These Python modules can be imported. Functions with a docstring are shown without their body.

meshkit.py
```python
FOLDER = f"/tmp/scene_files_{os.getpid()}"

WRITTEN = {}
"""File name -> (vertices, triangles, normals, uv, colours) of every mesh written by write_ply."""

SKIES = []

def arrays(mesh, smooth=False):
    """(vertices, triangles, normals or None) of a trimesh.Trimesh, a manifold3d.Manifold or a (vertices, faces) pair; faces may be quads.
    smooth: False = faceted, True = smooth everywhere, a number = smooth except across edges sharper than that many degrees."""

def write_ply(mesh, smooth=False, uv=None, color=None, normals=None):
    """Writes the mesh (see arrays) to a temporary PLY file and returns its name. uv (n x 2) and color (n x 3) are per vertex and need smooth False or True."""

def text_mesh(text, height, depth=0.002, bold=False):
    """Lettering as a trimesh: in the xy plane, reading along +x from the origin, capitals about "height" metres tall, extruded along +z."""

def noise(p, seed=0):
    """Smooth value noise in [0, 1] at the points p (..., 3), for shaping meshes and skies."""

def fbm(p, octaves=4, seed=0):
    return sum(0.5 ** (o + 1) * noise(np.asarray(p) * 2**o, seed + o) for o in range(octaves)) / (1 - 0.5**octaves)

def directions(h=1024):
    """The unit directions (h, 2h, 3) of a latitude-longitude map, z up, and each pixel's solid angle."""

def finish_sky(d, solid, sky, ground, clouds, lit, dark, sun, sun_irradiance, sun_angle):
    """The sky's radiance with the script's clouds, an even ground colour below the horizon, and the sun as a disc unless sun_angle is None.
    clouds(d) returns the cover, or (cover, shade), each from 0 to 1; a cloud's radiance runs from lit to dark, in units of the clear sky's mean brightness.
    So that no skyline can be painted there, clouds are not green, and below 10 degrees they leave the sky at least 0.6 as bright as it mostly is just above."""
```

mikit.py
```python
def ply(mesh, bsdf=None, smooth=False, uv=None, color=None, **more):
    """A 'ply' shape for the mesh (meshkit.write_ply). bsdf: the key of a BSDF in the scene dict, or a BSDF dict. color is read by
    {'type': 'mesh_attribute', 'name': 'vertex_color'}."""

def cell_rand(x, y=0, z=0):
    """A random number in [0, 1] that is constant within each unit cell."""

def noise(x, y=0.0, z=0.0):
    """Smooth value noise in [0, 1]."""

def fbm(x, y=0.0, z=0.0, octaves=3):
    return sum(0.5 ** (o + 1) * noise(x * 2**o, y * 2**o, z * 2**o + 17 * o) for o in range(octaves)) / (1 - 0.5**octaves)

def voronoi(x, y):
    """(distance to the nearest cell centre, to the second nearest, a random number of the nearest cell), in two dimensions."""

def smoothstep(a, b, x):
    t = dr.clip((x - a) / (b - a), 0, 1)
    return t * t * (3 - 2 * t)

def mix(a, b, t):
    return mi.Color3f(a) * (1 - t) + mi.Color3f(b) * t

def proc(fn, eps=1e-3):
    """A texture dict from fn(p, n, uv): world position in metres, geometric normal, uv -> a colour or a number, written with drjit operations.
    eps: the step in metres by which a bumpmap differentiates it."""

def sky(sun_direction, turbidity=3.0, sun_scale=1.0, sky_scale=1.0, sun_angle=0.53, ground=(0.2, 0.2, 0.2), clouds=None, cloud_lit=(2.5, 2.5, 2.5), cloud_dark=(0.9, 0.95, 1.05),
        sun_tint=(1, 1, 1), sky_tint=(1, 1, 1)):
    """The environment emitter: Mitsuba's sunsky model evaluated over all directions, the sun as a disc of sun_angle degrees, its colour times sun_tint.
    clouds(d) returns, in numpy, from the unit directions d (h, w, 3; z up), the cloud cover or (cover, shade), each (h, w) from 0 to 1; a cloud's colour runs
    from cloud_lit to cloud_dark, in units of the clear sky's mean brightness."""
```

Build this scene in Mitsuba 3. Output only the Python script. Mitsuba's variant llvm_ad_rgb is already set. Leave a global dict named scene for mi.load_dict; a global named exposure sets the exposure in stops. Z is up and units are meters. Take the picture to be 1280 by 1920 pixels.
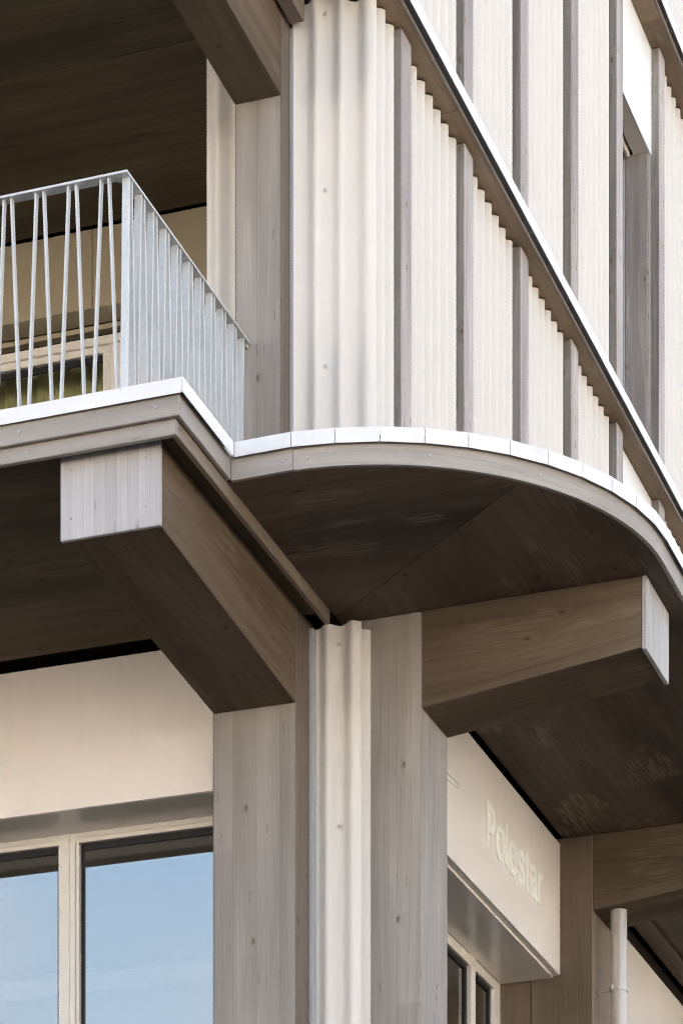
import math, random
import numpy as np, trimesh, drjit as dr, mitsuba as mi
from shapely.geometry import Polygon
import meshkit, mikit
from mikit import noise, fbm, voronoi, smoothstep, mix, cell_rand, proc
T = mi.ScalarTransform4f
random.seed(7)
scene, labels = {}, {}

# ------------------------------------------------------------------ camera, sky, exposure
EYE = 1.6                                   # eye height above the ground; heights "h" below are measured from the eye
scene['camera'] = {'type': 'perspective', 'fov': 2 * math.degrees(math.atan(640 / 5500)), 'fov_axis': 'x',
                   'to_world': T().look_at(origin=[0, 0, EYE], target=[0, 1, EYE], up=[0, 0, 1]),
                   'principal_point_offset_y': -(3560 - 960) / 1920, 'near_clip': 0.1, 'far_clip': 3000.0}


def clouds(d):
    q = d / np.maximum(d[..., 2:3] + 0.35, 0.05)
    n = meshkit.fbm(q * 1.3 + 1.0, octaves=5, seed=3)
    c = np.clip((n - 0.36) / 0.27, 0, 1)
    return 0.06 + 0.68 * c * c * (3 - 2 * c), 0.25 * np.clip((n - 0.5) / 0.3, 0, 1)


scene['sky'] = mikit.sky((-0.22, 0.975, 0.86), turbidity=3.5, sun_scale=1.15, clouds=clouds, ground=(0.3, 0.27, 0.23), sky_tint=(1.0, 1.02, .965),
                         cloud_lit=(1.3, 1.3, 1.33), cloud_dark=(.95, .95, 1.0))     # the sun stands behind the building: both facades are in its shade
exposure = 3.56

# ------------------------------------------------------------------ frames of the two facades (plan directions), heights of the storeys
class Frame:
    def __init__(self, o, u, v):
        self.o, self.u, self.v = (np.array(x, float) for x in (o, u, v))

    def __call__(self, p):
        p = np.atleast_2d(np.asarray(p, float))
        xy = self.o + p[:, :1] * self.u + p[:, 1:2] * self.v
        return np.column_stack([xy, p[:, 2] + EYE])


L = Frame((0, 15.2), (.9447, -.3280), (.3281, .9447))        # left facade: u to the right along it, v into the building
R = Frame((.152, 15.15), (.9382, -.346), (.346, .9382))      # right facade: u out of it, v along it away from the eye
W = Frame((0, 0), (1, 0), (0, 1))
S1, S2, S3 = 6.678, 9.85, 13.03                              # undersides of the slabs
PITCH = .1365

# ------------------------------------------------------------------ meshes
class MB:
    def __init__(self):
        self.v, self.f, self.uv = [], [], []

    def poly(self, pts, uv):
        n = len(self.v)
        self.v += [list(p) for p in pts]
        self.uv += [list(q) for q in uv]
        self.f += [[n, n + i, n + i + 1] for i in range(1, len(pts) - 1)]

    def tris(self, pts, faces, uv):
        n = len(self.v)
        self.v += [list(p) for p in pts]
        self.uv += [list(q) for q in uv]
        self.f += [[n + a for a in t] for t in faces]


def box(F, lo, hi, g=2, c=.003, warp=None, mb=None, off=None, sides=None):
    """A chamfered box lo..hi in the frame F, its grain along axis g; warp moves its local points."""
    mb = mb or MB()
    lo, hi = np.array(lo, float), np.array(hi, float)
    c = min(c, .3 * (hi - lo).min())
    off = off if off is not None else (random.uniform(0, 40), random.uniform(0, 40))

    def emit(pts, n):
        pts = np.array(pts)
        nn = np.cross(pts[1] - pts[0], pts[2] - pts[0])
        if nn @ n < 0:
            pts = pts[::-1]
        k = int(np.argmax(np.abs(n)))
        ax = [a for a in range(3) if a != k]
        if g in ax:
            a, b = g, [x for x in ax if x != g][0]
        else:
            a, b = ax
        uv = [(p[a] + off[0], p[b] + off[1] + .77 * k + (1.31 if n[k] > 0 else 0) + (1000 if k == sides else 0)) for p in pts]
        w = warp(pts.copy()) if warp else pts
        mb.poly(F(w), uv)

    e = np.eye(3)
    corner = lambda s, k: np.where(np.array(s) > 0, hi, lo) - np.array(s) * c * (1 - e[k])
    for k in range(3):
        a, b = [x for x in range(3) if x != k]
        for sk in (-1, 1):
            q = []
            for sa, sb in ((-1, -1), (1, -1), (1, 1), (-1, 1)):
                s = [0, 0, 0]; s[k], s[a], s[b] = sk, sa, sb
                q.append(corner(s, k))
            emit(q, sk * e[k])
    if c > 0:
        for k in range(3):
            a, b = [x for x in range(3) if x != k]
            for sa in (-1, 1):
                for sb in (-1, 1):
                    q = []
                    for sk, f in ((-1, a), (1, a), (1, b), (-1, b)):
                        s = [0, 0, 0]; s[k], s[a], s[b] = sk, sa, sb
                        q.append(corner(s, f))
                    emit(q, sa * e[a] * 1.001 + sb * e[b])
        for s in np.ndindex(2, 2, 2):
            s = [2 * x - 1 for x in s]
            emit([corner(s, k) for k in range(3)], np.array(s) * (1, 1.001, 1.002))
    return mb


def prism(F, poly, h0, h1, g=(1, 0), mb=None, seed=None):
    """A plan polygon of the frame F raised from h0 to h1; g: the grain's direction in plan."""
    mb = mb or MB()
    sp = Polygon(poly)
    if not sp.exterior.is_ccw:
        poly = poly[::-1]; sp = Polygon(poly)
    off = (random.uniform(0, 40), random.uniform(0, 40))
    pv, pf = trimesh.creation.triangulate_polygon(sp, engine='earcut')
    pv, pf, g = np.array(pv), np.array(pf), np.array(g, float)
    a, b = pv[pf[:, 1]] - pv[pf[:, 0]], pv[pf[:, 2]] - pv[pf[:, 0]]
    flip = a[:, 0] * b[:, 1] - a[:, 1] * b[:, 0] < 0
    pf[flip] = pf[flip][:, ::-1]
    uv = np.column_stack([pv @ g + off[0], pv @ np.array([-g[1], g[0]]) + off[1]])
    mb.tris(F(np.column_stack([pv, np.full(len(pv), h1)])), pf, uv)
    mb.tris(F(np.column_stack([pv, np.full(len(pv), h0)])), pf[:, ::-1], uv + 1.7)
    q, s = np.array(poly, float), 0.0
    for i in range(len(q)):
        p0, p1 = q[i], q[(i + 1) % len(q)]
        l = np.linalg.norm(p1 - p0)
        pts = [(*p0, h0), (*p1, h0), (*p1, h1), (*p0, h1)]
        mb.poly(F(pts), [(s + off[0], h0 + off[1]), (s + l + off[0], h0 + off[1]), (s + l + off[0], h1 + off[1]), (s + off[0], h1 + off[1])])
        s += l
    return mb


def tube(F, p0, p1, r, n=20, mb=None, cap=True):
    mb = mb or MB()
    a, b = F([p0])[0], F([p1])[0]
    d = (b - a) / np.linalg.norm(b - a)
    x = np.cross(d, [0, 0, 1] if abs(d[2]) < .9 else [1, 0, 0]); x /= np.linalg.norm(x)
    y = np.cross(d, x)
    ring = [math.cos(2 * math.pi * i / n) * x + math.sin(2 * math.pi * i / n) * y for i in range(n)]
    for i in range(n):
        q0, q1 = ring[i] * r, ring[(i + 1) % n] * r
        mb.poly([a + q0, a + q1, b + q1, b + q0], [(0, i / n), (0, (i + 1) / n), (1, (i + 1) / n), (1, i / n)])
    if cap:
        mb.poly([a + q * r for q in ring[::-1]], [(0, 0)] * n)
        mb.poly([b + q * r for q in ring], [(0, 0)] * n)
    return mb


def stud(F, p, axis, r=.0085, t=.005):
    """A screw head at p, proud along the local axis: a low cone with a driven recess."""
    mb = MB()
    axis = np.array(axis, float)
    k = int(np.argmax(np.abs(axis)))
    a, b = np.eye(3)[(k + 1) % 3], np.eye(3)[(k + 2) % 3]
    if np.cross(a, b) @ axis < 0:
        a, b = b, a
    n = 10
    rings = []
    for rr, tt in ((r, 0), (r * .82, t), (r * .34, t), (r * .2, t * .25)):
        rings.append([np.array(p) + axis * tt + rr * (math.cos(2 * math.pi * i / n) * a + math.sin(2 * math.pi * i / n) * b) for i in range(n)])
    for q0, q1 in zip(rings, rings[1:]):
        for i in range(n):
            j = (i + 1) % n
            mb.poly(F([q0[i], q0[j], q1[j], q1[i]]), [(0, 0)] * 4)
    mb.poly(F(rings[-1]), [(0, 0)] * n)
    return mb


# ------------------------------------------------------------------ names
def numbered(key):
    taken = lambda k: k in scene or k in labels or any(x.startswith(k + '__') for x in scene)
    if not taken(key):
        return key
    i = 1
    while taken(f'{key}_{i:03d}'):
        i += 1
    return f'{key}_{i:03d}'


def thing(name, label=None, cat=None, group=None, kind=None):
    key = numbered(name)
    labels[key] = {k: v for k, v in (('label', label), ('category', cat), ('group', group), ('kind', kind)) if v}
    return key


def put(key, mb, mat, smooth=False):
    scene[key] = mikit.ply((np.array(mb.v), np.array(mb.f)), mat, uv=np.array(mb.uv)) if not smooth else mikit.ply(trimesh.Trimesh(np.array(mb.v), np.array(mb.f), process=True), mat, smooth=smooth)
    return key


def part(parent, name, mb, mat, label=None, smooth=False):
    key = numbered(parent + '__' + name)
    if label:
        labels[key] = {'label': label}
    return put(key, mb, mat, smooth)


def screws(parent, F, pts, axis, r=.0085, mat='steel_screw'):
    for p in pts:
        part(parent, 'screw', stud(F, p, axis, r), mat)


# ------------------------------------------------------------------ materials
def wood(name, lo, hi, side=None, ring=.17, knot=.55, kcol=(.16, .095, .055), patch=0., pcol=(.3, .25, .2), tone=.35, lam=.0, rough=.62, fine=1., spec=.35, bump=.0012):
    lo, hi, kcol, pcol = (mi.Color3f(x) for x in (lo, hi, kcol, pcol))

    def grain(uv):
        s, r = uv.x, uv.y
        d, _, w = voronoi(s * 2.6, r * 5.2)
        has = dr.select(w > knot, 1., 0.)
        warp = has * dr.exp(-dr.square(d * 5.5)) * 1.0
        q = r * 15. + 5.5 * fbm(s * .22, r * 3.1, 5., 4) + .9 * noise(s * .6, r * 11., 7.) + warp
        saw = q - dr.floor(q)
        band = smoothstep(.25, .95, saw) * smoothstep(1., .96, saw)
        fibre = noise(s * 5., (r + .01 * warp) * 260.) * .6 + noise(s * 2., r * 620.) * .4
        return s, r, d, has, band, fibre

    def colour(p, n, uv):
        s, r, d, has, band, fibre = grain(uv)
        blot = fbm(s * .7, r * 2.4, 9., 3)
        rs = ring * (.25 + 1.5 * noise(s * .35, r * 5., 31.))
        t = .40 * fibre * fine + rs * (1 - band) + (.60 - ring) * noise(s * .8, r * 13., 2.)
        c = mix(lo, hi, dr.clip(t, 0., 1.)) * (1. + tone * (blot - .5) * 1.6)
        if lam:
            c = c * (1. + .16 * (cell_rand(dr.floor(r / lam), dr.floor(s / 1.9)) - .5))
            e = r / lam - dr.floor(r / lam)
            c = c * (1. - .18 * smoothstep(.012 / lam * .25, 0., dr.minimum(e, 1. - e)))
        if patch:
            m = smoothstep(.56, .74, fbm(s * 2.6, r * 5.6, 21., 5)) * smoothstep(.3, .75, .55 * noise(s * 9., r * 90., 3.) + .45 * fibre)
            c = mix(c, pcol, patch * m)
        nd, _, nw = voronoi(s * 2.3, r * 21.)
        nick = smoothstep(.10, .05, nd) * dr.select(nw > .80, 1., 0.)
        c = c * (1. - .45 * nick * noise(s * 70., r * 300.))
        hd, _, hw = voronoi(s * 1.1 + 7., r * 9. + 3.)
        c = c * (1. + .22 * smoothstep(.45, .1, hd) * dr.select(hw > .7, 1., 0.) * fibre)
        kd = has * smoothstep(.060, .034, d)
        c = mix(c, kcol * (.7 + .6 * noise(s * 90., r * 90.)), kd * .75)
        halo = has * smoothstep(.12, .07, d) * (1. - kd)
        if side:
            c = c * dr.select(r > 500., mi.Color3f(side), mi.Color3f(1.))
        return c * (1. - .08 * halo * noise(s * 40., r * 70.))

    def height(p, n, uv):
        s, r, d, has, band, fibre = grain(uv)
        return (.5 * band + .5 * fibre)

    inner = {'type': 'principled', 'base_color': proc(colour), 'roughness': rough, 'specular': spec}
    scene[name] = {'type': 'twosided', 'b': {'type': 'bumpmap', 'arbitrary': proc(height, eps=2e-3), 'scale': bump, 'bsdf': inner} if bump else inner}


def paint(name, col, rough=.4, spec=.5, metallic=0., var=.04, dirt=0., coat=0.):
    c0 = mi.Color3f(col)

    def colour(p, n, uv):
        v = fbm(p.x * 1.9, p.y * 1.9, p.z * 1.3, 3) - .5
        c = c0 * (1. + var * 2. * v)
        if dirt:
            st = fbm(p.x * 23., p.y * 23., p.z * 1.1, 3)
            c = c * (1. - dirt * smoothstep(.45, .8, st) * (.4 + .6 * noise(p.x * 90., p.y * 90., p.z * 14.)))
        return c

    d = {'type': 'principled', 'base_color': proc(colour), 'roughness': rough, 'specular': spec, 'metallic': metallic}
    if coat:
        d['clearcoat'], d['clearcoat_gloss'] = coat, .9
    scene[name] = {'type': 'twosided', 'b': d}


def plain(name, col, rough=.6, spec=.3, metallic=0.):
    scene[name] = {'type': 'twosided', 'b': {'type': 'principled', 'base_color': {'type': 'rgb', 'value': list(col)}, 'roughness': rough, 'specular': spec, 'metallic': metallic}}


wood('column_wood', (.205, .185, .168), (.348, .324, .305), knot=.80, kcol=(.13, .09, .06), lam=.13, tone=.30)
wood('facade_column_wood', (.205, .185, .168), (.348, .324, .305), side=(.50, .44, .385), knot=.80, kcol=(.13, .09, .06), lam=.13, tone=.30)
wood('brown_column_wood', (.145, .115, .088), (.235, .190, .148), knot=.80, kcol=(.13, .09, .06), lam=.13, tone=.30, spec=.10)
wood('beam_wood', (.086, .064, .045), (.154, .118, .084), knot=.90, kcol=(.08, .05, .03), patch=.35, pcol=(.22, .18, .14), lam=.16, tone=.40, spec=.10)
wood('plate_wood', (.345, .338, .342), (.470, .463, .472), knot=.72, kcol=(.26, .22, .20), lam=.055, tone=.16)
wood('fascia_wood', (.27, .247, .228), (.405, .377, .358), knot=.78, kcol=(.2, .14, .1), tone=.25)
wood('trim_wood', (.17, .135, .105), (.28, .23, .185), knot=.74, kcol=(.15, .09, .05), tone=.35)
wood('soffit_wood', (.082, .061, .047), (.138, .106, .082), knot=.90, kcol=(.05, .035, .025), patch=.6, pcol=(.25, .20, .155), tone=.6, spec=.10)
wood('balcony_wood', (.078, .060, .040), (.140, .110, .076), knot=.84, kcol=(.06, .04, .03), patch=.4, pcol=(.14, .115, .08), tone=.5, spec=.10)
wood('ledge_wood', (.165, .113, .073), (.295, .212, .142), knot=.70, kcol=(.2, .11, .06), patch=.5, pcol=(.34, .30, .25), tone=.45)
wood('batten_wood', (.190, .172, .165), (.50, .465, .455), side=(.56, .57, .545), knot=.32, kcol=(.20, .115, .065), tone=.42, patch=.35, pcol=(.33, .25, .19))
scene['sheet_paint'] = {'type': 'twosided', 'b': {'type': 'diffuse', 'reflectance': {'type': 'rgb', 'value': [.725, .71, .685]}}}
plain('screw_cap', (.60, .58, .55), .5, .4)
paint('loggia_shade_paint', (.34, .295, .21), rough=.35, var=.015)  # panel colour darkened and warmed: the recess shade is put into the paint
paint('panel_paint', (.83, .79, .745), rough=.20, spec=.5, var=.015, dirt=.02)
paint('white_paint', (.765, .775, .79), rough=.35, spec=.45, var=.01, dirt=.03)
paint('bay_paint', (.80, .82, .83), rough=.3, spec=.5, var=.02)
paint('frame_paint', (.70, .675, .63), rough=.35, spec=.5, var=.02)
paint('letter_paint', (.90, .91, .86), rough=.4, var=.01)
plain('gasket_rubber', (.012, .013, .014), .5)
plain('gap_dark', (.02, .015, .012), .9, .1)
plain('steel_screw', (.52, .50, .47), .35, .5, .6)
plain('interior_plaster', (.20, .20, .15), .8)
plain('interior_pale', (.13, .14, .13), .7)
scene['flashing_metal'] = {'type': 'twosided', 'b': {'type': 'principled', 'base_color': {'type': 'rgb', 'value': [.46, .48, .51]}, 'roughness': .4, 'metallic': .3}}


def zinc_colour(p, n, uv):
    d, e, w = voronoi(p.x * 70. + p.y * 31., p.z * 70. + p.y * 17.)
    c = mi.Color3f(.575, .588, .592) * (.95 + .08 * w) * (.90 + .2 * fbm(p.x * 9., p.y * 9., p.z * 5., 3))
    return c


scene['galvanised_steel'] = {'type': 'twosided', 'b': {'type': 'principled', 'base_color': proc(zinc_colour), 'roughness': .42, 'metallic': .25, 'specular': .5}}
scene['pipe_metal'] = {'type': 'twosided', 'b': {'type': 'principled', 'base_color': {'type': 'rgb', 'value': [.56, .53, .495]}, 'roughness': .28, 'metallic': .25}}
scene['window_glass'] = {'type': 'thindielectric', 'int_ior': 3.1, 'ext_ior': 1.0, 'specular_reflectance': {'type': 'rgb', 'value': [.98, 1., .97]}}
scene['dim_glass'] = {'type': 'thindielectric', 'int_ior': 1.6, 'ext_ior': 1.0}
plain('curtain_cloth', (.34, .34, .17), .9, .1)


def earth(name, col):
    c0 = mi.Color3f(col)
    scene[name] = {'type': 'twosided', 'b': {'type': 'principled', 'base_color': proc(lambda p, n, uv: c0 * (.8 + .4 * fbm(p.x * .7, p.y * .7, 0., 4))), 'roughness': .85, 'specular': .2}}


earth('ground_paving', (.27, .25, .22))
earth('bounce_slope_ground', (.60, .59, .58))
plain('added_dark_asphalt', (.042, .040, .037), .9, .2)

# ------------------------------------------------------------------ ground, and the rooms behind the facade
g = MB()
g.poly([(-400, -400, 0), (400, -400, 0), (400, 400, 0), (-400, 400, 0)], [(0, 0), (1, 0), (1, 1), (0, 1)])
labels['ground'] = {'kind': 'structure'}
put('ground', g, 'ground_paving')
g = MB()
g.poly([(-160, -20, .004), (40, -20, .004), (40, 120, .004), (-160, 120, .004)], [(0, 0), (1, 0), (1, 1), (0, 1)])
labels['added_dark_street'] = {'kind': 'structure'}  # unseen dark sheet, added to cut the ground bounce under the beams
put('added_dark_street', g, 'added_dark_asphalt')
nx, ny = 90, 60                                       # invented pale slope, unseen, added to bounce low sunlight onto both facades
P = []
for i in range(nx):
    for j in range(ny):
        a, r = math.radians(-190 + 200 * i / (nx - 1)), 58 + 140 * j / (ny - 1)
        x, y = -6 + r * math.cos(a) * 1.1, 18 + r * math.sin(a)
        t = min(1., max(0., (r - 58) / 125))
        P.append((x, y, -.5 + 34 * t ** 1.15 + 5 * t * (meshkit.fbm(np.array([x * .02, y * .02, .5])) - .5)))
g = MB()
g.v, g.uv = P, [[0, 0]] * len(P)
for i in range(nx - 1):
    for j in range(ny - 1):
        q = i * ny + j
        g.f += [[q, q + 1, q + ny + 1], [q, q + ny + 1, q + ny]]
labels['added_bounce_slope'] = {'kind': 'structure'}
put('added_bounce_slope', g, 'bounce_slope_ground')


def hidden_wall(F, lo, hi, mat='gap_dark'):
    k = thing('interior_wall', kind='structure')
    put(k, box(F, lo, hi, c=0), mat)


hidden_wall(R, (-.85, .25, 6.86), (-.30, 30, 9.835))
hidden_wall(L, (-30, 2.5, 6.86), (-.85, 30, 9.835))
hidden_wall(R, (-30, .25, 10.02), (-.30, 30, 13.02))
hidden_wall(R, (-30, .25, 13.2), (-.05, 30, 18.0))
hidden_wall(L, (-30, 5.0, -1.6), (-1.5, 5.2, 6.60), 'interior_plaster')          # back wall of the room behind the shop windows
hidden_wall(R, (-5.0, 4.6, -1.6), (-.45, 4.75, 6.60), 'interior_plaster')
hidden_wall(L, (-30, .45, 6.62), (-.6, 12, 6.66), 'interior_plaster')
hidden_wall(R, (-5.0, .6, 6.625), (-.02, 30, 6.665), 'interior_plaster')
hidden_wall(R, (-30, 9, -1.6), (.0, 30, 6.6), 'interior_plaster')

# ------------------------------------------------------------------ timber columns and tapered cantilever beams
def column(F, lo, hi, label, mat='column_wood'):
    k = thing('timber_column', label, 'column')
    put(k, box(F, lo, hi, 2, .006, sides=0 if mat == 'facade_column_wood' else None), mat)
    return k


column(L, (-.63, -.22, -1.6), (-.170, .22, 6.645), 'grey stained timber column beside the large shop window', 'facade_column_wood')
column(R, (-.21, .13, -1.6), (.232, .56, 6.676), 'timber column between the narrow corrugated corner strip and the lettered sign')
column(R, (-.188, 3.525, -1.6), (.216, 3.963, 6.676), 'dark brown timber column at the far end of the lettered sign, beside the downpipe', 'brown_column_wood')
column(L, (-.534, -.15, 6.86), (-.277, .02, 9.847), 'grey timber column rising behind the galvanised balcony railing', 'facade_column_wood')


def beam(F, lo, hi, g, rise, label, at):
    """rise: the underside's height at the far end over the one at the column; at(p) runs from 0 at the column to 1 at the tip."""
    k = thing('cantilever_beam', label, 'beam')

    def warp(p):
        low = p[:, 2] < (lo[2] + hi[2]) / 2
        p[low, 2] += rise * at(p[low])
        return p
    part(k, 'body', box(F, lo, hi, g, .004, warp), 'beam_wood')
    return k


b = beam(L, (-.626, -2.006, 6.142), (-.1695, -.221, 6.649), 1, .115, 'heavy tapered beam with a pale end board under the balcony', lambda p: np.clip((-.221 - p[:, 1]) / 1.785, 0, 1))
pl = part(b, 'end_board', box(L, (-.664, -2.030, 6.252), (-.1665, -2.007, 6.648), 2, .003), 'plate_wood', 'pale lavender grey end board with screws')
screws(pl, L, [(x, -2.030, z) for x in (-.612, -.237) for z in (6.352, 6.574)], (0, -1, 0))
b = beam(R, (.233, .1305, 6.173), (1.402, .5555, 6.676), 0, .142, 'brown tapered beam carrying the rounded canopy at the right', lambda p: np.clip((p[:, 0] - .233) / 1.169, 0, 1))
pl = part(b, 'end_board', box(R, (1.403, .126, 6.304), (1.427, .600, 6.674), 2, .003), 'plate_wood', 'pale end board seen at a slant')
screws(pl, R, [(1.427, y, z) for y in (.18, .55) for z in (6.38, 6.60)], (1, 0, 0))
b = beam(R, (.217, 3.5255, 6.200), (1.40, 3.955, 6.676), 0, .135, 'dark brown beam above the downpipe, cut by the right edge', lambda p: np.clip((p[:, 0] - .217) / 1.18, 0, 1))
part(b, 'end_board', box(R, (1.401, 3.522, 6.33), (1.425, 3.99, 6.674), 2, .003), 'plate_wood')
b = beam(L, (-.5335, -2.0, 9.323), (-.2775, -.151, 9.847), 1, .045, 'brown beam under the top balcony, above the upper column', lambda p: np.clip((-.151 - p[:, 1]) / 1.85, 0, 1))

# ------------------------------------------------------------------ rounded canopy
CC, RW, RL = np.array([.02, .02]), 1.52, 1.545       # centre of the nose, radius of its wooden face and of its coping
arc = lambda r, a0, a1, n: [tuple(CC + r * np.array([math.cos(a), math.sin(a)])) for a in np.radians(np.linspace(a0, a1, n))]
can = thing('rounded_canopy', 'rounded timber canopy with a white segmented edge and dark mitred underside', 'canopy')
HT = .772 + 6.0                                        # underside of the white coping
mit = np.array([1.142 + .174, -1.037 - .032]); mit /= np.linalg.norm(mit)
m0, m1 = np.array([-.172, .030]), np.array([-.172, .030]) + mit * 1.80
inner = lambda a0, a1, n=40: arc(RW - .021, a0, a1, n)
aj = math.degrees(math.atan2(*(m1 - CC)[::-1]))
front = [(-.172, -1.478)] + inner(-90, aj + 1.0, 46) + [tuple(m0)]
ms = -np.array([mit[1], -mit[0]]) * .003
# where the mitre line meets the nose
def hit(p, d, r):
    w = p - CC
    bq = w @ d
    return p + d * (-bq + math.sqrt(bq * bq - w @ w + r * r))
jm = hit(m0, mit, RW - .021)
aj = math.degrees(math.atan2(*(jm - CC)[::-1]))
nrm = np.array([-mit[1], mit[0]])
front = [(-.190, -1.478)] + inner(-90, aj - .08, 46) + [tuple(m0 - nrm * .002), (-.214, .02)]
back = [tuple(m0 + nrm * .002)] + inner(aj + .08, 0, 40) + [(RW - .021, 14.), (.018, 14.), (.018, .62), (-.225, .62), (-.216, .032)]
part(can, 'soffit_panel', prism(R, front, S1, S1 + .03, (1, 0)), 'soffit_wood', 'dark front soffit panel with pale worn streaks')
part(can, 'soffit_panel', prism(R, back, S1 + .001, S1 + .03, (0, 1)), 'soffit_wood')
part(can, 'slab', prism(R, [(-.14, -1.46)] + arc(RW - .045, -90, 0, 40) + [(RW - .03, 14), (-.28, 14), (-.28, .02), (-.14, .02)], S1 + .031, HT + .064, (0, 1)), 'gap_dark')
part(can, 'fascia_board', prism(R, [(-.160, CC[1] - RW + .02), (-.1615, CC[1] - RW), (.148, CC[1] - RW), (.148, CC[1] - RW + .02)], S1 - .001, HT + .025), 'fascia_wood')
seg = arc(RW, -85.2, 0, 70)
part(can, 'fascia_board', prism(R, [(.151, CC[1] - RW + .003)] + seg + arc(RW - .02, 0, -85.2, 70) + [(.151, CC[1] - RW + .02)], S1 - .001, HT + .025), 'fascia_wood', 'long curved fascia board of the nose')
part(can, 'fascia_board', prism(R, [(CC[0] + RW, .023), (CC[0] + RW, 14), (CC[0] + RW - .02, 14), (CC[0] + RW - .02, .023)], S1 - .001, HT + .025), 'fascia_wood')
joints = [-85.3 + 7.78 * k for k in range(11)]
yl = CC[1] - RL
def cop(poly):
    """folded metal: a top sheet and a front flange (the polygon's first edges, outside) over a dark hollow"""
    n = len(poly) // 2
    out, inn = np.array(poly[:n]), np.array(poly[n:])[::-1]
    d = (inn - out) / np.linalg.norm(inn - out, axis=1, keepdims=True)
    mb = prism(R, poly, HT + .067, HT + .070)
    prism(R, [tuple(p) for p in out] + [tuple(p) for p in (out + d * .003)[::-1]], HT, HT + .0669, mb=mb)
    part(can, 'coping', mb, 'white_paint')
cop([(-.135, yl), (.147, yl), (.147, yl + .25), (-.135, yl + .25)])
ends = joints + [-.2]
for k in range(len(ends) - 1):
    a0, a1 = ends[k] + .06, ends[k + 1] - .06
    sa = arc(RL, a0, a1, 2)                            # straight facets, as folded metal
    if k == 0:
        sa[0] = (.151, yl)
    cop(sa + arc(RL - .25, a1, a0, 2))
for y0, y1 in ((.02, 1.60), (1.604, 3.2), (3.204, 6.2)):
    cop([(CC[0] + RL, y0), (CC[0] + RL, y1), (CC[0] + RL - .25, y1), (CC[0] + RL - .25, y0)])
for u, v in ((-.089, None), (.099, None)):
    screws(can, R, [(u, CC[1] - RW, 6.722)], (0, -1, 0), .007)
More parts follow.
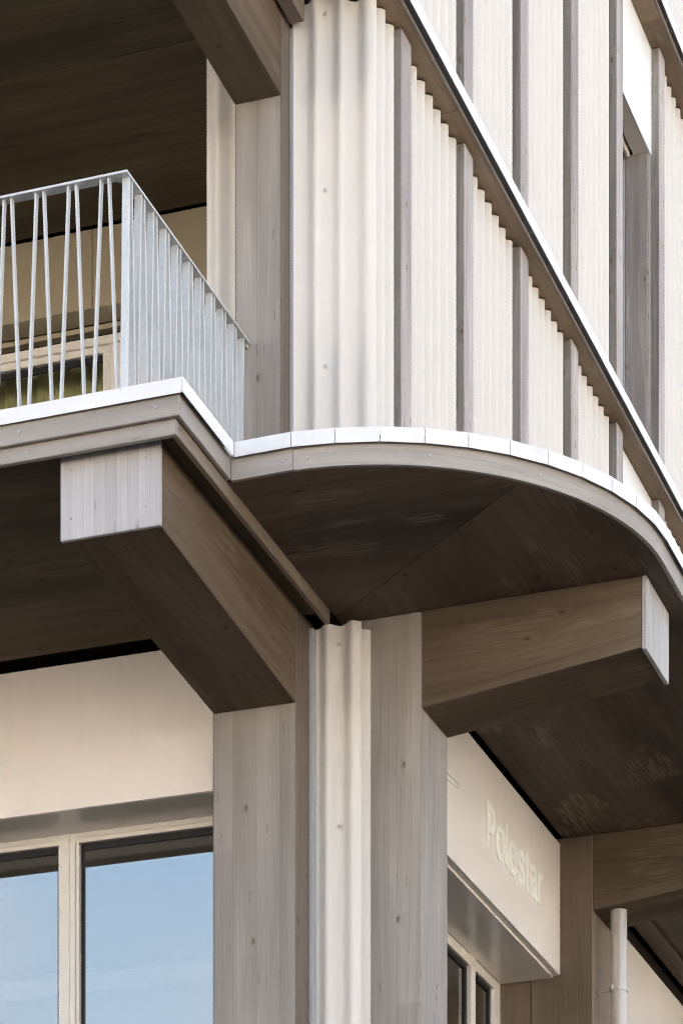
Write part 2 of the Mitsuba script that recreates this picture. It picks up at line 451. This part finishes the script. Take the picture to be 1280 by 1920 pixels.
for a in (-82.5, -61, -40, -19):
    p = CC + RW * np.array([math.cos(math.radians(a)), math.sin(math.radians(a))])
    Fq = Frame(R.o + p[0] * R.u + p[1] * R.v, *(lambda c, s: (c * R.u + s * R.v, -s * R.u + c * R.v))(math.cos(math.radians(a)), math.sin(math.radians(a))))
    part(can, 'screw', stud(Fq, (0, 0, 6.727), (1, 0, 0), .007), 'steel_screw')

# ------------------------------------------------------------------ lower balcony (left)
bal = thing('balcony_slab', 'projecting balcony slab with white coping and two stepped grey timber edges', 'balcony')
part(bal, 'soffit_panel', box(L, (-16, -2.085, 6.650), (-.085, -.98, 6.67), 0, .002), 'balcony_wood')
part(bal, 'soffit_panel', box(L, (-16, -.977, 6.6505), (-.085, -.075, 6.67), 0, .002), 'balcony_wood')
part(bal, 'slab', box(L, (-16, -2.10, 6.671), (-.07, 1.66, 6.835), 0, 0), 'gap_dark')
part(bal, 'lower_board', box(L, (-16, -2.113, 6.608), (-.056, -2.085, S1 + .02), 0, .003), 'fascia_wood')
part(bal, 'lower_board', box(L, (-.084, -2.0845, 6.609), (-.0565, -.02, S1 + .02), 1, .003), 'trim_wood', 'brown trim board running back under the canopy')
part(bal, 'upper_board', box(L, (-16, -2.140, S1), (-.030, -2.118, HT + .022), 0, .003), 'fascia_wood')
part(bal, 'upper_board', box(L, (-.052, -2.1175, S1 + .0005), (-.0305, -1.496, HT + .020), 1, .003), 'fascia_wood')
part(bal, 'coping', box(L, (-16, -2.1545, HT + .062), (-.0085, -1.9, HT + .0655), 0, .001, mb=box(L, (-16, -2.158, HT - .004), (-.0085, -2.155, HT + .066), 0, .001)), 'white_paint')
part(bal, 'coping', box(L, (-.2, -2.1545, HT + .0635), (-.008, -1.50, HT + .0665), 1, .001, mb=box(L, (-.0075, -2.1555, HT - .003), (-.0045, -1.53, HT + .067), 1, .001)), 'white_paint')
screws(bal, L, [(-.82, -2.140, 6.731), (-.140, -2.140, 6.730), (-1.5, -2.140, 6.728)], (0, -1, 0))
screws(bal, L, [(-.79, -2.113, 6.642)], (0, -1, 0), .006)

# ------------------------------------------------------------------ galvanised railing
rail = thing('balcony_railing', 'galvanised steel railing of slanting flat bars around the balcony', 'railing')
RU, RV, RH, RB = -.445, -1.765, 8.072, 6.835
w = .058
part(rail, 'handrail', prism(L, [(-16, RV), (RU, RV), (RU, -.152), (RU - w, -.152), (RU - w, RV + w + .022), (RU - w - .022, RV + w), (-16, RV + w)], RH - .011, RH), 'galvanised_steel')


def bar(p0, p1, du, dv):
    lo, hi = (-du / 2, -dv / 2, RB), (du / 2, dv / 2, RH - .0112)

    def warp(p):
        t = ((hi[2] - p[:, 2]) / (hi[2] - lo[2]))[:, None]
        p[:, :2] += (1 - t) * np.array(p0) + t * np.array(p1)
        return p
    return box(L, lo, hi, 2, .0015, warp)


ptop = -.566
for k in range(24):
    c = ptop - .1672 * k
    for s in (-1, 1):
        part(rail, 'baluster', bar((c + s * .0195, RV + .026), (c + s * .068, RV + .026), .010, .028), 'galvanised_steel')
part(rail, 'corner_bar', bar((RU - .024, RV + .047), (RU - .026, RV + .022), .036, .016), 'galvanised_steel')
for k in range(11):
    c = -1.715 + .1497 * k
    for s in (-1, 1):
        if k == 0 and s < 0 or (k == 10 and s > 0):
            continue
        part(rail, 'baluster', bar((RU - .024, c + s * .0195 + .01), (RU - .024, c + s * .068 + .01), .036, .010), 'galvanised_steel')
part(rail, 'wall_bracket', box(L, (RU - .05, -.175, RH - .030), (RU - .012, -.1505, RH - .012), 1, .001), 'galvanised_steel')

# ------------------------------------------------------------------ balcony above (only its underside shows)
ub = thing('top_balcony', 'dark board underside of the balcony above with a brown edge board', 'balcony')
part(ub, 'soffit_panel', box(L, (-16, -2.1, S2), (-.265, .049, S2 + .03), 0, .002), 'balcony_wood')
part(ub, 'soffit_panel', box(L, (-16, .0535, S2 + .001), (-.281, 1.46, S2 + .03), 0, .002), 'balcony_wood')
part(ub, 'edge_board', box(L, (-.263, -2.1, 9.742), (-.183, -.052, S2 + .03), 1, .005), 'trim_wood')
part(ub, 'slab', box(L, (-16, -2.1, S2 + .031), (-.182, 1.9, S2 + .15), 0, 0), 'gap_dark')

# ------------------------------------------------------------------ corrugated cladding
def sheet_mesh(path, h0, h1, t=.0065):
    """path: plan points of the outer face in world metres, in order; the sheet's thickness goes to the left of the walking direction."""
    p = np.array(path)
    d = np.gradient(p, axis=0)
    d /= np.linalg.norm(d, axis=1, keepdims=True)
    q = p + np.column_stack([-d[:, 1], d[:, 0]]) * t
    mb, n = MB(), len(p)
    col = lambda a, z: np.column_stack([a, np.full(n, z + EYE)])
    V = np.vstack([col(p, h0), col(p, h1), col(q, h0), col(q, h1)])
    F = []
    for i in range(n - 1):
        a, b = i, i + 1
        for x, y, X, Y in ((a, b, n + a, n + b), (2 * n + b, 2 * n + a, 3 * n + b, 3 * n + a), (n + a, n + b, 3 * n + a, 3 * n + b), (b, a, 2 * n + b, 2 * n + a)):
            F += [[x, y, Y], [x, Y, X]]
    for i, s in ((0, -1), (n - 1, 1)):
        k = [i, 2 * n + i, 3 * n + i, n + i]
        F += [[k[0], k[1], k[2]][::s], [k[0], k[2], k[3]][::s]]
    mb.v, mb.f, mb.uv = V.tolist(), F, [[0, 0]] * len(V)
    return mb


AMP, AMP_R = .0235, .0295
def run_L(u0, u1, crest, v=0., n=16, lift=0.):
    k = max(8, int((u1 - u0) / PITCH * n))
    us = np.linspace(u0, u1, k)
    return [tuple(L.o + u * L.u + (v - lift - AMP * math.cos(2 * math.pi * (u - crest) / PITCH)) * L.v) for u in us]


def run_R(v0, v1, crest, u=0., n=16, lift=0.):
    k = max(8, int((v1 - v0) / PITCH * n))
    return [tuple(R.o + (u + lift + AMP_R * math.cos(2 * math.pi * (v - crest) / PITCH)) * R.u + v * R.v) for v in np.linspace(v0, v1, k)]


def round_corner(a, b, n=8):
    """joins two plan paths by a curve that leaves the first and enters the second along their directions"""
    p0, p3 = np.array(a[-1]), np.array(b[0])
    d0, d1 = p0 - np.array(a[-2]), np.array(b[1]) - p3
    d0, d1 = d0 / np.linalg.norm(d0), d1 / np.linalg.norm(d1)
    l = np.linalg.norm(p3 - p0) * .42
    c1, c2 = p0 + d0 * l, p3 - d1 * l
    return a + [tuple((1 - t) ** 3 * p0 + 3 * t * (1 - t) ** 2 * c1 + 3 * t * t * (1 - t) * c2 + t ** 3 * p3) for t in np.linspace(0, 1, n + 2)[1:-1]] + b


def clad(key, path, h0, h1):
    part(key, 'sheet', sheet_mesh(path, h0, h1), 'sheet_paint', smooth=50)


FINS = [.31, 1.388, 2.48, 3.587, 4.695, 5.850]
def storey(key, h0, h1, far):
    corner = round_corner(run_L(.012, .135, .004), run_R(.012, .345, .0))
    clad(key, corner, h0, h1)
    for k in range(4):
        clad(key, run_R(FINS[k] + .03, FINS[k + 1] + .03, FINS[k] + .335), h0, h1)
    clad(key, run_R(FINS[5] + .03, far, FINS[5] + .335), h0, h1)


mid = thing('corrugated_wall', 'pale corrugated wall of the middle floor, wrapping the building corner above the rounded canopy', 'wall')
clad(mid, run_L(-.259, .029, .004, lift=.0075), 6.845, 9.876)
storey(mid, 6.845, 9.838, 7.2)
part(mid, 'flashing', box(L, (-.2745, -.030, 6.845), (-.2545, .02, 9.74), 2, .001), 'flashing_metal')
screws(mid, L, [(-.084, -.0125, z) for z in (8.871, 7.958, 9.789)], (0, -1, 0), .011, 'screw_cap')
top = thing('corrugated_wall', 'pale corrugated wall of the upper floor behind the tall battens', 'wall')
storey(top, 10.0, 13.02, 7.2)
roofw = thing('corrugated_wall', 'small piece of corrugated wall in the top right corner', 'wall')
clad(roofw, run_R(4.8, 8.0, 4.9), 13.16, 16.)
cor = thing('corrugated_strip', 'narrow corrugated corner strip between two ground floor columns', 'cladding')
clad(cor, round_corner(run_L(-.150, .092, .063), run_R(.004, .1275, .124, u=-.076)), -1.6, 6.612)
part(cor, 'flashing', box(L, (-.1685, -.030, -1.6), (-.146, .02, 6.600), 2, .001), 'flashing_metal')
screws(cor, L, [(-.011, -.0005 - .0, z) for z in (6.513, 5.568)], (0, -1, 0), .011, 'screw_cap')
ret = thing('corrugated_strip', 'corrugated strip behind the upper column, at the end of the balcony recess', 'cladding')
clad(ret, round_corner([tuple(L.o + -.805 * L.u + v * L.v) for v in np.linspace(1.6, .14, 20)], run_L(-.79, -.50, -.72, v=.1)), 6.84, 9.83)

# ------------------------------------------------------------------ battens
names = ['first', 'second', 'third', 'fourth', 'fifth', 'sixth']
notes = ['beside the smooth corner sheets', 'second from the corner', 'third from the corner', 'fourth from the corner', 'fifth from the corner, before the pale smooth panel', 'just above the white canopy edge']
for k, v0 in enumerate(FINS):
    bt = thing('timber_batten', 'grey timber batten on the middle floor, ' + notes[k], 'batten', 'battens of the middle floor')
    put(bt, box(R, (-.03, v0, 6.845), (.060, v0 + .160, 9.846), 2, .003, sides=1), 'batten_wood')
notes = [None, 'leftmost of the visible ones', 'second from the left', 'third from the left', 'left of the tall window bay', 'right of the tall window bay']
for k, v0 in enumerate(FINS):
    if k:
        bt = thing('timber_batten', 'grey timber batten on the upper floor, ' + notes[k], 'batten', 'battens of the upper floor')
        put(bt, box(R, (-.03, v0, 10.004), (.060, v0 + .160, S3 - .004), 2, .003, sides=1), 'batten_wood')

# ------------------------------------------------------------------ ledges between the storeys
def ledge(label, s, cuts, copcuts, v0, du=0.):
    k = thing('facade_ledge', label, 'ledge')
    for a, b_ in zip(cuts, cuts[1:]):
        part(k, 'soffit_board', box(R, (-.06, a + .0015, s), (.112 + du, b_ - .0015, s + .03), 1, .002), 'ledge_wood')
        part(k, 'edge_board', box(R, (.113 + du, a + .001, s - .001), (.132 + du, b_ - .001, s + .016), 1, .003), 'trim_wood')
    part(k, 'core', box(R, (-.3, v0, s + .031), (.075 + du, cuts[-1], s + .095), 1, 0), 'gap_dark')
    for a, b_ in zip(copcuts, copcuts[1:]):
        part(k, 'coping', box(R, (-.06, a + .002, s + .101), (.154 + du, b_ - .002, s + .104), 1, .001, mb=box(R, (.1545 + du, a + .002, s + .030), (.158 + du, b_ - .002, s + .1045), 1, .001)), 'white_paint')
    return k


ledge('long sloping-looking timber ledge with white edge between middle and upper floor', S2, [-.3, 1.10, 3.45, 5.15, 8], [-.3, 2.55, 4.9, 5.9, 8], -.3)
ledge('short piece of timber ledge with white edge in the top right corner', S3, [4.2, 5.55, 8], [4.2, 5.75, 8], 4.2, .03)

# ------------------------------------------------------------------ window bay (upper floor) and the panel of the bay below it
def bay(name, label, s, f):
    k = thing(name, label, 'panel')
    part(k, 'face_panel', box(R, (-.004, 4.86, s - .757), (.004, 5.849, s - .006), 2, .001), 'bay_paint')
    part(k, 'underside', box(R, (-.115, 4.86, s - .753), (-.0045, 5.846, s - .741), 1, .001), 'panel_paint')
    return k


bay('blind_box_panel', 'smooth pale panel above the tall window bay of the upper floor', S3, 10.0)
bay('blind_box_panel', 'smooth pale panel sliver just above the rounded white canopy edge', S2, 6.85)
wn = thing('bay_window', 'tall narrow window bay seen edge on, with a knotty grey timber reveal', 'window')
part(wn, 'reveal_board', box(R, (-.172, 5.800, 10.003), (-.010, 5.822, S3 - .745), 2, .002), 'batten_wood', 'knotty grey reveal board')
part(wn, 'groove_strip', box(R, (-.0095, 5.815, 10.003), (.0, 5.845, S3 - .757), 2, .002), 'column_wood')
part(wn, 'blind', box(R, (-.168, 4.9, S3 - .775), (-.135, 5.79, S3 - .70), 1, .008), 'frame_paint')
part(wn, 'frame', box(R, (-.205, 5.776, 10.003), (-.176, 5.835, S3 - .70), 2, .002), 'flashing_metal')
part(wn, 'pane', box(R, (-.200, 4.9, 10.003), (-.192, 5.776, S3 - .70), 2, 0), 'gasket_rubber')

# ------------------------------------------------------------------ ground floor: panel and window at the left
pn = thing('blind_box_panel', 'large smooth cream panel above the shop window at the left', 'panel')
part(pn, 'face_panel', box(L, (-16, .0, 5.837), (-.45, .012, 6.618), 0, .002), 'panel_paint')
part(pn, 'underside', box(L, (-16, .0125, 5.836), (-.45, .328, 5.846), 0, .001), 'panel_paint')
part(pn, 'backing', box(L, (-16, .0125, 5.86), (-.45, .40, 6.615), 0, 0), 'gap_dark')
ws = thing('shop_window', 'large shop window reflecting blue sky, with a pale mullion', 'window')
VF = .330
part(ws, 'head_rail', box(L, (-16, VF, 5.782), (-.45, VF + .05, 5.8345), 0, .002), 'frame_paint')
part(ws, 'head_rail', box(L, (-16, VF - .006, 5.806), (-.45, VF - .0005, 5.8346), 0, .001), 'frame_paint')
part(ws, 'mullion', box(L, (-1.737, VF - .010, -1.6), (-1.653, VF + .05, 5.8335), 2, .002), 'frame_paint')
part(ws, 'mullion_cap', box(L, (-1.720, VF - .016, -1.6), (-1.686, VF - .0105, 5.833), 2, .001), 'frame_paint')
part(ws, 'mullion_bead', box(L, (-1.757, VF, -1.6), (-1.7375, VF + .05, 5.7815), 2, .002), 'frame_paint')
part(ws, 'mullion_bead', box(L, (-1.6525, VF, -1.6), (-1.634, VF + .05, 5.7815), 2, .002), 'frame_paint')
for u0, u1 in ((-16, -1.7575), (-1.6335, -.45)):
    part(ws, 'gasket', box(L, (u0, VF + .030, 5.748), (u1, VF + .048, 5.781), 0, .001), 'gasket_rubber')
    part(ws, 'gasket', box(L, (u0 if u0 > -2 else u1 - .018, VF + .030, -1.6), (u0 + .018 if u0 > -2 else u1, VF + .048, 5.7475), 2, .001), 'gasket_rubber')
    gl = MB()
    gl.poly(L([(u0, VF + .040, -1.6), (u1, VF + .040, -1.6), (u1, VF + .040, 5.78), (u0, VF + .040, 5.78)]), [(0, 0), (1, 0), (1, 1), (0, 1)])
    part(ws, 'pane', gl, 'window_glass')
cr = thing('ceiling_rail', 'faint pale horizontal rail seen through the shop window', 'rail')
put(cr, box(L, (-16, 1.5, 5.36), (-.5, 1.56, 5.46), 0, .003), 'interior_pale')

# ------------------------------------------------------------------ ground floor: lettered sign box and the window under it
sg = thing('sign_panel', 'cream sign box with raised pale lettering, between two dark timber columns', 'sign')
part(sg, 'face_panel', box(R, (-.008, .45, 5.815), (.004, 3.522, 6.640), 1, .002), 'panel_paint')
part(sg, 'lip', box(R, (-.040, .45, 5.816), (-.0085, 3.522, 5.826), 1, .001), 'panel_paint')
part(sg, 'underside', box(R, (-.388, .45, 5.801), (-.0405, 3.522, 5.825), 1, .002), 'panel_paint')
part(sg, 'backing', box(R, (-.42, .45, 5.83), (-.01, 3.52, 6.635), 1, 0), 'gap_dark')
screws(sg, R, [(-.022, y, 5.816) for y in (.78, 1.205, 1.628, 2.051, 2.478, 2.905, 3.33)], (0, 0, -1), .007)
word = meshkit.text_mesh('Polestar', .255, .014)
x0, x1 = word.bounds[0, 0], word.bounds[1, 0]
letters = sorted(word.split(only_watertight=False), key=lambda m: m.bounds[0, 0])
k = 1.130 / (x1 - x0)
for ch, m in zip('Polestar', letters):                # heavier strokes, each letter on its own
    bold = meshkit.text_mesh(ch, .255, .013, bold=True)
    v = np.array(bold.vertices)
    (a0, b0, _), (a1, b1, _) = bold.bounds
    (c0, d0, _), (c1, d1, _) = m.bounds
    grow = .004
    xs = c0 - grow + (v[:, 0] - a0) / (a1 - a0) * (c1 - c0 + 2 * grow)
    ys = d0 - grow + (v[:, 1] - b0) / (b1 - b0) * (d1 - d0 + 2 * grow)
    q = np.column_stack([.0042 + v[:, 2], 1.955 + (xs - x0) * k, 6.108 + ys])
    mb = MB(); mb.v, mb.f, mb.uv = R(q).tolist(), bold.faces.tolist(), [[0, 0]] * len(v)
    part(sg, 'letter', mb, 'letter_paint')
for s in (1, -1):                                     # the emblem: two facing chevrons, mostly behind the column
    pts = [(1.433, 6.253 + .008 * s), (1.18, 6.253 + .030 * s), (1.165, 6.253 + .19 * s), (1.150, 6.253 + .19 * s), (1.125, 6.253 + .012 * s), (1.15, 6.253 + .009 * s)]
    sh = trimesh.creation.extrude_polygon(Polygon(pts), .014, engine='earcut')
    v = np.array(sh.vertices)
    mb = MB(); mb.v, mb.f, mb.uv = R(np.column_stack([.0042 + v[:, 2], v[:, 0], v[:, 1]])).tolist(), sh.faces.tolist(), [[0, 0]] * len(v)
    part(sg, 'emblem', mb, 'letter_paint')
wr = thing('shop_window', 'narrow dark window under the lettered sign', 'window')
UF = -.388
part(wr, 'head_rail', box(R, (UF - .05, .6, 5.735), (UF, 3.400, 5.7995), 1, .002), 'frame_paint')
part(wr, 'mullion', box(R, (UF - .05, 2.895, -1.6), (UF + .006, 2.985, 5.7992), 2, .002), 'frame_paint')
part(wr, 'jamb', box(R, (UF - .05, 3.4005, -1.6), (UF, 3.520, 5.7995), 2, .002), 'frame_paint')
part(wr, 'jamb_bead', box(R, (UF - .052, 3.375, -1.6), (UF - .008, 3.400, 5.7345), 2, .002), 'frame_paint')
for y0, y1 in ((.6, 2.8945), (2.9855, 3.3745)):
    part(wr, 'gasket', box(R, (UF - .048, y0, 5.705), (UF - .022, y1, 5.7345), 1, .001), 'gasket_rubber')
    for a in ((y1 - .03, y1), (y0, y0 + .02)):
        part(wr, 'gasket', box(R, (UF - .048, a[0], -1.6), (UF - .022, a[1], 5.7045), 2, .001), 'gasket_rubber')
    gl = MB()
    gl.poly(R([(UF - .035, y0, -1.6), (UF - .035, y1, -1.6), (UF - .035, y1, 5.73), (UF - .035, y0, 5.73)]), [(0, 0), (1, 0), (1, 1), (0, 1)])
    part(wr, 'pane', gl, 'dim_glass')
rb = thing('reveal_board', 'brown vertical board between the narrow window and the far column', 'board')
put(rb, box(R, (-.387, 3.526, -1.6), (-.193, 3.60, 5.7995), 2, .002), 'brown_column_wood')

p2 = thing('blind_box_panel', 'cream panel behind the downpipe at the lower right', 'panel')
part(p2, 'face_panel', box(R, (-.008, 3.97, 5.70), (.004, 8.5, 6.553), 1, .002), 'panel_paint')
part(p2, 'backing', box(R, (-.42, 3.97, 5.71), (-.009, 8.5, 6.66), 1, 0), 'gap_dark')
part(p2, 'soffit_strip', box(R, (.040, 3.97, 6.640), (.16, 8.5, 6.676), 1, .003), 'soffit_wood')

dp = thing('downpipe', 'metal downpipe with a clamp ring under the far beam', 'downpipe')
c = (.358, 3.622)
part(dp, 'pipe', tube(R, (*c, -1.6), (*c, 6.21), .0515, 28), 'pipe_metal', smooth=50)
cl = part(dp, 'clamp', tube(R, (*c, 5.700), (*c, 5.732), .0585, 28), 'steel_screw', smooth=50)
part(cl, 'clamp_lug', box(R, (c[0] - .030, c[1] - .074, 5.697), (c[0] - .018, c[1] - .048, 5.736), 2, .001), 'pipe_metal')
part(cl, 'wall_rod', tube(R, (.2162, c[1], 5.706), (.305, c[1], 5.712), .006, 8), 'pipe_metal')

# ------------------------------------------------------------------ balcony recess: panels, window, curtain
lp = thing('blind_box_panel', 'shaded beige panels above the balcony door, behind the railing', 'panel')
part(lp, 'face_panel', box(L, (-16, 1.47, 9.371), (-2.0645, 1.482, 9.838), 0, .002), 'loggia_shade_paint')
part(lp, 'face_panel', box(L, (-2.0615, 1.47, 9.371), (-.7, 1.482, 9.838), 0, .002), 'loggia_shade_paint')
part(lp, 'underside', box(L, (-16, 1.4825, 9.3705), (-1.99, 1.638, 9.38), 0, .001), 'loggia_shade_paint')
part(lp, 'underside', box(L, (-1.987, 1.4825, 9.3705), (-.7, 1.638, 9.38), 0, .001), 'loggia_shade_paint')
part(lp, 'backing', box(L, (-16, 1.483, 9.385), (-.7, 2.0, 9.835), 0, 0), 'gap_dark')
lw = thing('balcony_door', 'beige framed glass door behind the balcony railing', 'door')
VW = 1.660
part(lw, 'head_strip', box(L, (-16, VW - .02, 9.335), (-.7, VW + .04, 9.366), 0, .002), 'loggia_shade_paint')
part(lw, 'outer_frame', box(L, (-16, VW - .012, 9.252), (-.7, VW + .05, 9.302), 0, .003), 'frame_paint')
part(lw, 'outer_frame', box(L, (-2.030, VW - .004, 6.84), (-.7, VW + .05, 9.2515), 2, .003), 'frame_paint')
part(lw, 'sash', box(L, (-16, VW + .002, 9.207), (-2.0325, VW + .05, 9.2495), 0, .003), 'frame_paint')
part(lw, 'sash', box(L, (-2.080, VW + .002, 6.84), (-2.0325, VW + .05, 9.2065), 2, .003), 'frame_paint')
part(lw, 'gasket', box(L, (-16, VW + .03, 9.170), (-2.0805, VW + .048, 9.2065), 0, .001), 'gasket_rubber')
gl = MB()
gl.poly(L([(-16, VW + .04, 6.84), (-2.0805, VW + .04, 6.84), (-2.0805, VW + .04, 9.2), (-16, VW + .04, 9.2)]), [(0, 0), (1, 0), (1, 1), (0, 1)])
part(lw, 'pane', gl, 'dim_glass')
ct = thing('curtain', 'olive green curtain behind the balcony door', 'curtain')
us = np.linspace(-16, -1.9, 340)
wave = [tuple(L.o + u * L.u + (1.92 + .022 * math.sin(u * 52 + 1.6 * math.sin(u * 9)) + .012 * math.sin(u * 23)) * L.v) for u in us]
put(ct, sheet_mesh(wave, 6.86, 9.33, .003), 'curtain_cloth', smooth=60)

for k in ('camera', 'sky'):
    labels.pop(k, None)
